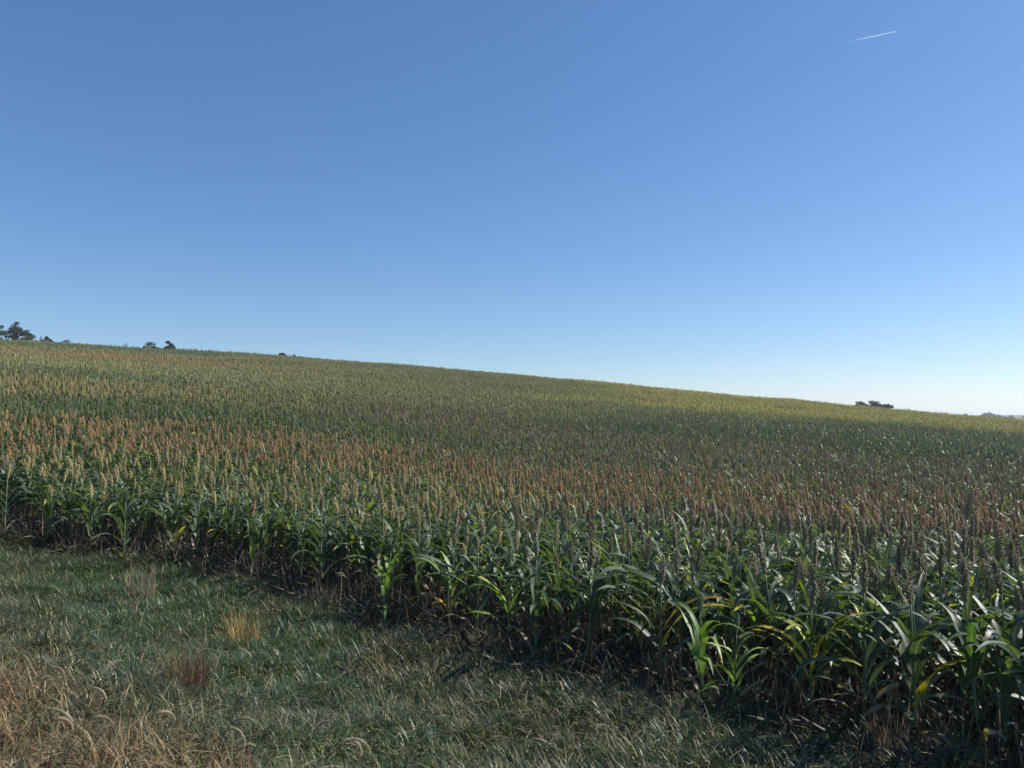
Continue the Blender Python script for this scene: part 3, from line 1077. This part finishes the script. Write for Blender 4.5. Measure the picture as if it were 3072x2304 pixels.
def tree(x, y, zbase, ht, wid, label, seed, lumps=9, n=1600, leaf=.16, bare=0, cat='tree', name='tree', flat=1.):
    rs = np.random.default_rng(seed)
    o = empty(name, (x, y, zbase))
    tag(o, label, cat, 'trees and bushes along the horizon')
    mb = MB()
    centres = []
    tr = ht * .022 + .03
    dep = (min(.55 * ht, .85 * wid)) * flat
    top = np.array([rs.uniform(-.1, .1) * wid, 0, ht - dep - .3 * wid])
    v, f = tube([(0, 0, -.3), top * .5 + [.05, 0, 0], top], [tr * 1.3, tr, tr * .75], 7)
    mb.add(v, f)
    for i in range(lumps):
        a = i * 2.4 + rs.uniform(-.4, .4)
        q = math.sqrt((i + .5) / lumps)
        c = np.array([math.cos(a) * q * wid * .42, math.sin(a) * q * wid * .42, ht - .12 * wid - dep * (.55 * q * q + .45 * rs.random())])
        centres.append(c)
        mid = (top + c) / 2 + rs.normal(0, .08 * wid * .3, 3)
        v, f = tube([top * .85, mid, c], [tr * .6, tr * .4, tr * .15], 5)
        mb.add(v, f)
    for i in range(bare):
        a = rs.uniform(-.9, .9)
        b = top * .6
        e1 = b + np.array([math.sin(a) * wid * .5, rs.uniform(-.2, .2), ht * rs.uniform(.35, .55)])
        v, f = tube([b, (b + e1) / 2 + rs.normal(0, .1, 3), e1], [tr * .6, tr * .4, .012], 5)
        mb.add(v, f)
        for _ in range(3):
            e2 = (b * .4 + e1 * .6) + np.array([rs.uniform(-.5, .5), rs.uniform(-.2, .2), rs.uniform(.3, .8)]) * ht * .18
            v, f = tube([b * .4 + e1 * .6, e2], [tr * .3, .01], 4)
            mb.add(v, f)
    part('trunk', mb.mesh('trunk', [M_BARK]), o)
    if n:
        mb = MB()
        for i in range(n):
            c = centres[rs.integers(0, lumps)]
            d = rs.normal(0, 1, 3)
            d /= np.linalg.norm(d)
            rad = wid * .13 * rs.uniform(.2, 1.3) ** .7
            p = c + d * rad * np.array([1, 1, .75])
            e1, e2 = rs.normal(0, 1, 3), rs.normal(0, 1, 3)
            e1 /= np.linalg.norm(e1)
            e2 -= e1 * e1.dot(e2)
            e2 /= np.linalg.norm(e2)
            s = leaf * rs.uniform(.6, 1.4)
            mb.add([p - e1 * s, p - e2 * s * .5, p + e1 * s, p + e2 * s * .5], [(0, 1, 2, 3)], 0, age=rs.uniform(0, 1))
        part('crown', mb.mesh('crown', [M_CROWN], False), o)
    return o


def far_spot(px, Y_):
    return (px - 1536) / 2277. * Y_, Y_


def on_skyline(px, Y_, top_py, ht):
    """ground point on the given bearing; base chosen so the top clears the crest by what the photo shows"""
    x, y = far_spot(px, Y_)
    ztop = CAM_Z + (1250 - top_py) / 2277. * Y_ + .3
    return x, y, ztop - ht


TREES = [
    # bearing column, distance, top row, height, width, label, seed, kw
    (-14, 152, 970, 7.0, 5.0, 'dark broad tree cut by the left frame edge on the crest', 1, dict(lumps=12)),
    (44, 154, 963, 7.5, 3.8, 'tallest dark tree on the crest at far left', 2, dict(lumps=18, n=1300)),
    (78, 154, 984, 6.0, 3.8, 'lower bushy tree leaning right of the tallest crest tree', 3, dict(lumps=11, n=1200)),
    (122, 152, 996, 4.6, 3.0, 'leafless branching dead tree right of the left crest trees', 4, dict(n=0, bare=7, lumps=5)),
    (136, 152, 1009, 3.0, 2.0, 'small dark bush at the foot of the dead crest tree', 5, dict(n=600)),
    (192, 150, 1017, 3.0, 3.6, 'low sparse bush peeping over the crest right of the dead tree', 6, dict(n=300, bare=4, flat=.5)),
    (372, 150, 1018, 3.6, 2.0, 'forked bare snag poking above the crest', 7, dict(n=0, bare=3, lumps=2)),
    (448, 152, 1018, 4.2, 4.4, 'thin-leaved bush on the crest, left of the dense rounded one', 8, dict(n=900, bare=3, lumps=12)),
    (506, 152, 1022, 4.0, 3.0, 'dense rounded bush on the crest, right of the thin-leaved one', 9, dict(n=1700, lumps=12)),
    (846, 154, 1055, 3.2, 1.6, 'tiny green treetop left of centre on the crest', 10, dict(n=500)),
    (880, 154, 1062, 3.0, 2.0, 'tiny bare treetop beside the tiny green one', 11, dict(n=200, bare=2)),
    (2580, 152, 1206, 4.2, 3.4, 'left half of the flat dark thicket on the right crest', 12, dict(n=900, flat=.45, lumps=16)),
    (2622, 152, 1204, 4.2, 3.8, 'middle of the flat dark thicket on the right crest', 13, dict(n=1000, flat=.45, lumps=16)),
    (2660, 152, 1211, 3.8, 2.6, 'right end of the flat dark thicket on the right crest', 14, dict(n=900, bare=2, flat=.45)),
    (2893, 620, 1239, 9.0, 11., 'small far blue-grey tree left of the far tree clump', 15, dict(n=1200, leaf=.6, lumps=12)),
    (2950, 640, 1238, 10., 11., 'left tree of the far blue-grey clump at the right', 16, dict(n=1200, leaf=.6, lumps=12)),
    (2968, 640, 1234, 11., 10., 'highest tree of the far blue-grey clump at the right', 17, dict(n=1400, leaf=.6, lumps=12)),
    (2992, 640, 1241, 9.0, 14., 'low right tree of the far blue-grey clump', 18, dict(n=1200, leaf=.6, lumps=12)),
    (3030, 660, 1245, 8.0, 8.0, 'small round far tree between the clump and the right edge', 19, dict(n=900, leaf=.6)),
    (3080, 660, 1241, 9.0, 9.0, 'far tree cut by the right frame edge', 20, dict(n=900, leaf=.6))]
for px, Y_, tp, ht, wd, lab, sd, kw in TREES:
    x, y, zb = on_skyline(px, Y_, tp, ht)
    zg = hz(x, y)
    ht2 = ht + max(0., zb - zg)          # trunk reaches the real ground
    bush = 'bush' in lab or 'thicket' in lab
    tree(x, y, zg if zb > zg else zb, ht2 if zb > zg else ht, wd, lab, sd, name='bush' if bush else 'tree', cat='bush' if bush else 'tree', **kw)


# ------------------------------------------------------------------ contrail
def contrail():
    m, nt, nd, lk, P = new_mat('ice_vapour')
    age = attr(nd, 'age', 'GEOMETRY').outputs['Fac']
    df = nd.new('ShaderNodeBsdfDiffuse')
    tl = nd.new('ShaderNodeBsdfTranslucent')
    half = nd.new('ShaderNodeAddShader')
    for i_, q in enumerate((df, tl)):
        q.inputs['Color'].default_value = (.9, .95, 1, 1)
        lk.new(q.outputs[0], half.inputs[i_])
    tp = nd.new('ShaderNodeBsdfTransparent')
    mx = nd.new('ShaderNodeMixShader')
    lk.new(age, mx.inputs['Fac'])
    lk.new(tp.outputs[0], mx.inputs[1])
    lk.new(half.outputs[0], mx.inputs[2])
    lk.new(mx.outputs[0], nd['Material Output'].inputs['Surface'])
    a, b = np.array([4658., 9000., 4661. + CAM_Z]), np.array([4010., 9000., 4522. + CAM_Z])
    n = 14
    P_ = [a + (b - a) * t for t in np.linspace(0, 1, n)]
    rad = [1.5 + 2.2 * min(1., 2.5 * t) + 3.5 * t for t in np.linspace(0, 1, n)]
    v, f = tube(P_, rad, 10)
    mb = MB()
    al = np.repeat(np.clip(.42 - .47 * np.linspace(0, 1, n) ** 1.1, 0, 1), 10)
    mb.add(v, f, 0, age=al)
    me = mb.mesh('contrail', [m])
    o = part('contrail', me)
    tag(o, 'thin white contrail streak high in the blue sky at upper right', 'contrail')


contrail()


# ------------------------------------------------------------------ air
def haze():
    x0, x1, y0, y1, z0, z1 = -9300., 9300., -9300., 9300., -30., 27.
    V = [(x, y, z) for z in (z0, z1) for y in (y0, y1) for x in (x0, x1)]
    F_ = [(0, 2, 3, 1), (4, 5, 7, 6), (0, 1, 5, 4), (2, 6, 7, 3), (0, 4, 6, 2), (1, 3, 7, 5)]
    me = bpy.data.meshes.new('haze')
    me.from_pydata(V, [], F_)
    m = bpy.data.materials.new('thin_autumn_haze')
    m.use_nodes = True
    nd, lk = m.node_tree.nodes, m.node_tree.links
    nd.remove(nd['Principled BSDF'])
    pv = nd.new('ShaderNodeVolumePrincipled')
    pv.inputs['Color'].default_value = (.9, .94, 1., 1)
    pv.inputs['Density'].default_value = .0004
    pv.inputs['Anisotropy'].default_value = .3
    lk.new(pv.outputs[0], nd['Material Output'].inputs['Volume'])
    me.materials.append(m)
    o = bpy.data.objects.new('haze', me)
    o['kind'] = 'stuff'
    tag(o, 'thin pale haze in the air over the land', 'haze')
    C.objects.link(o)


haze()
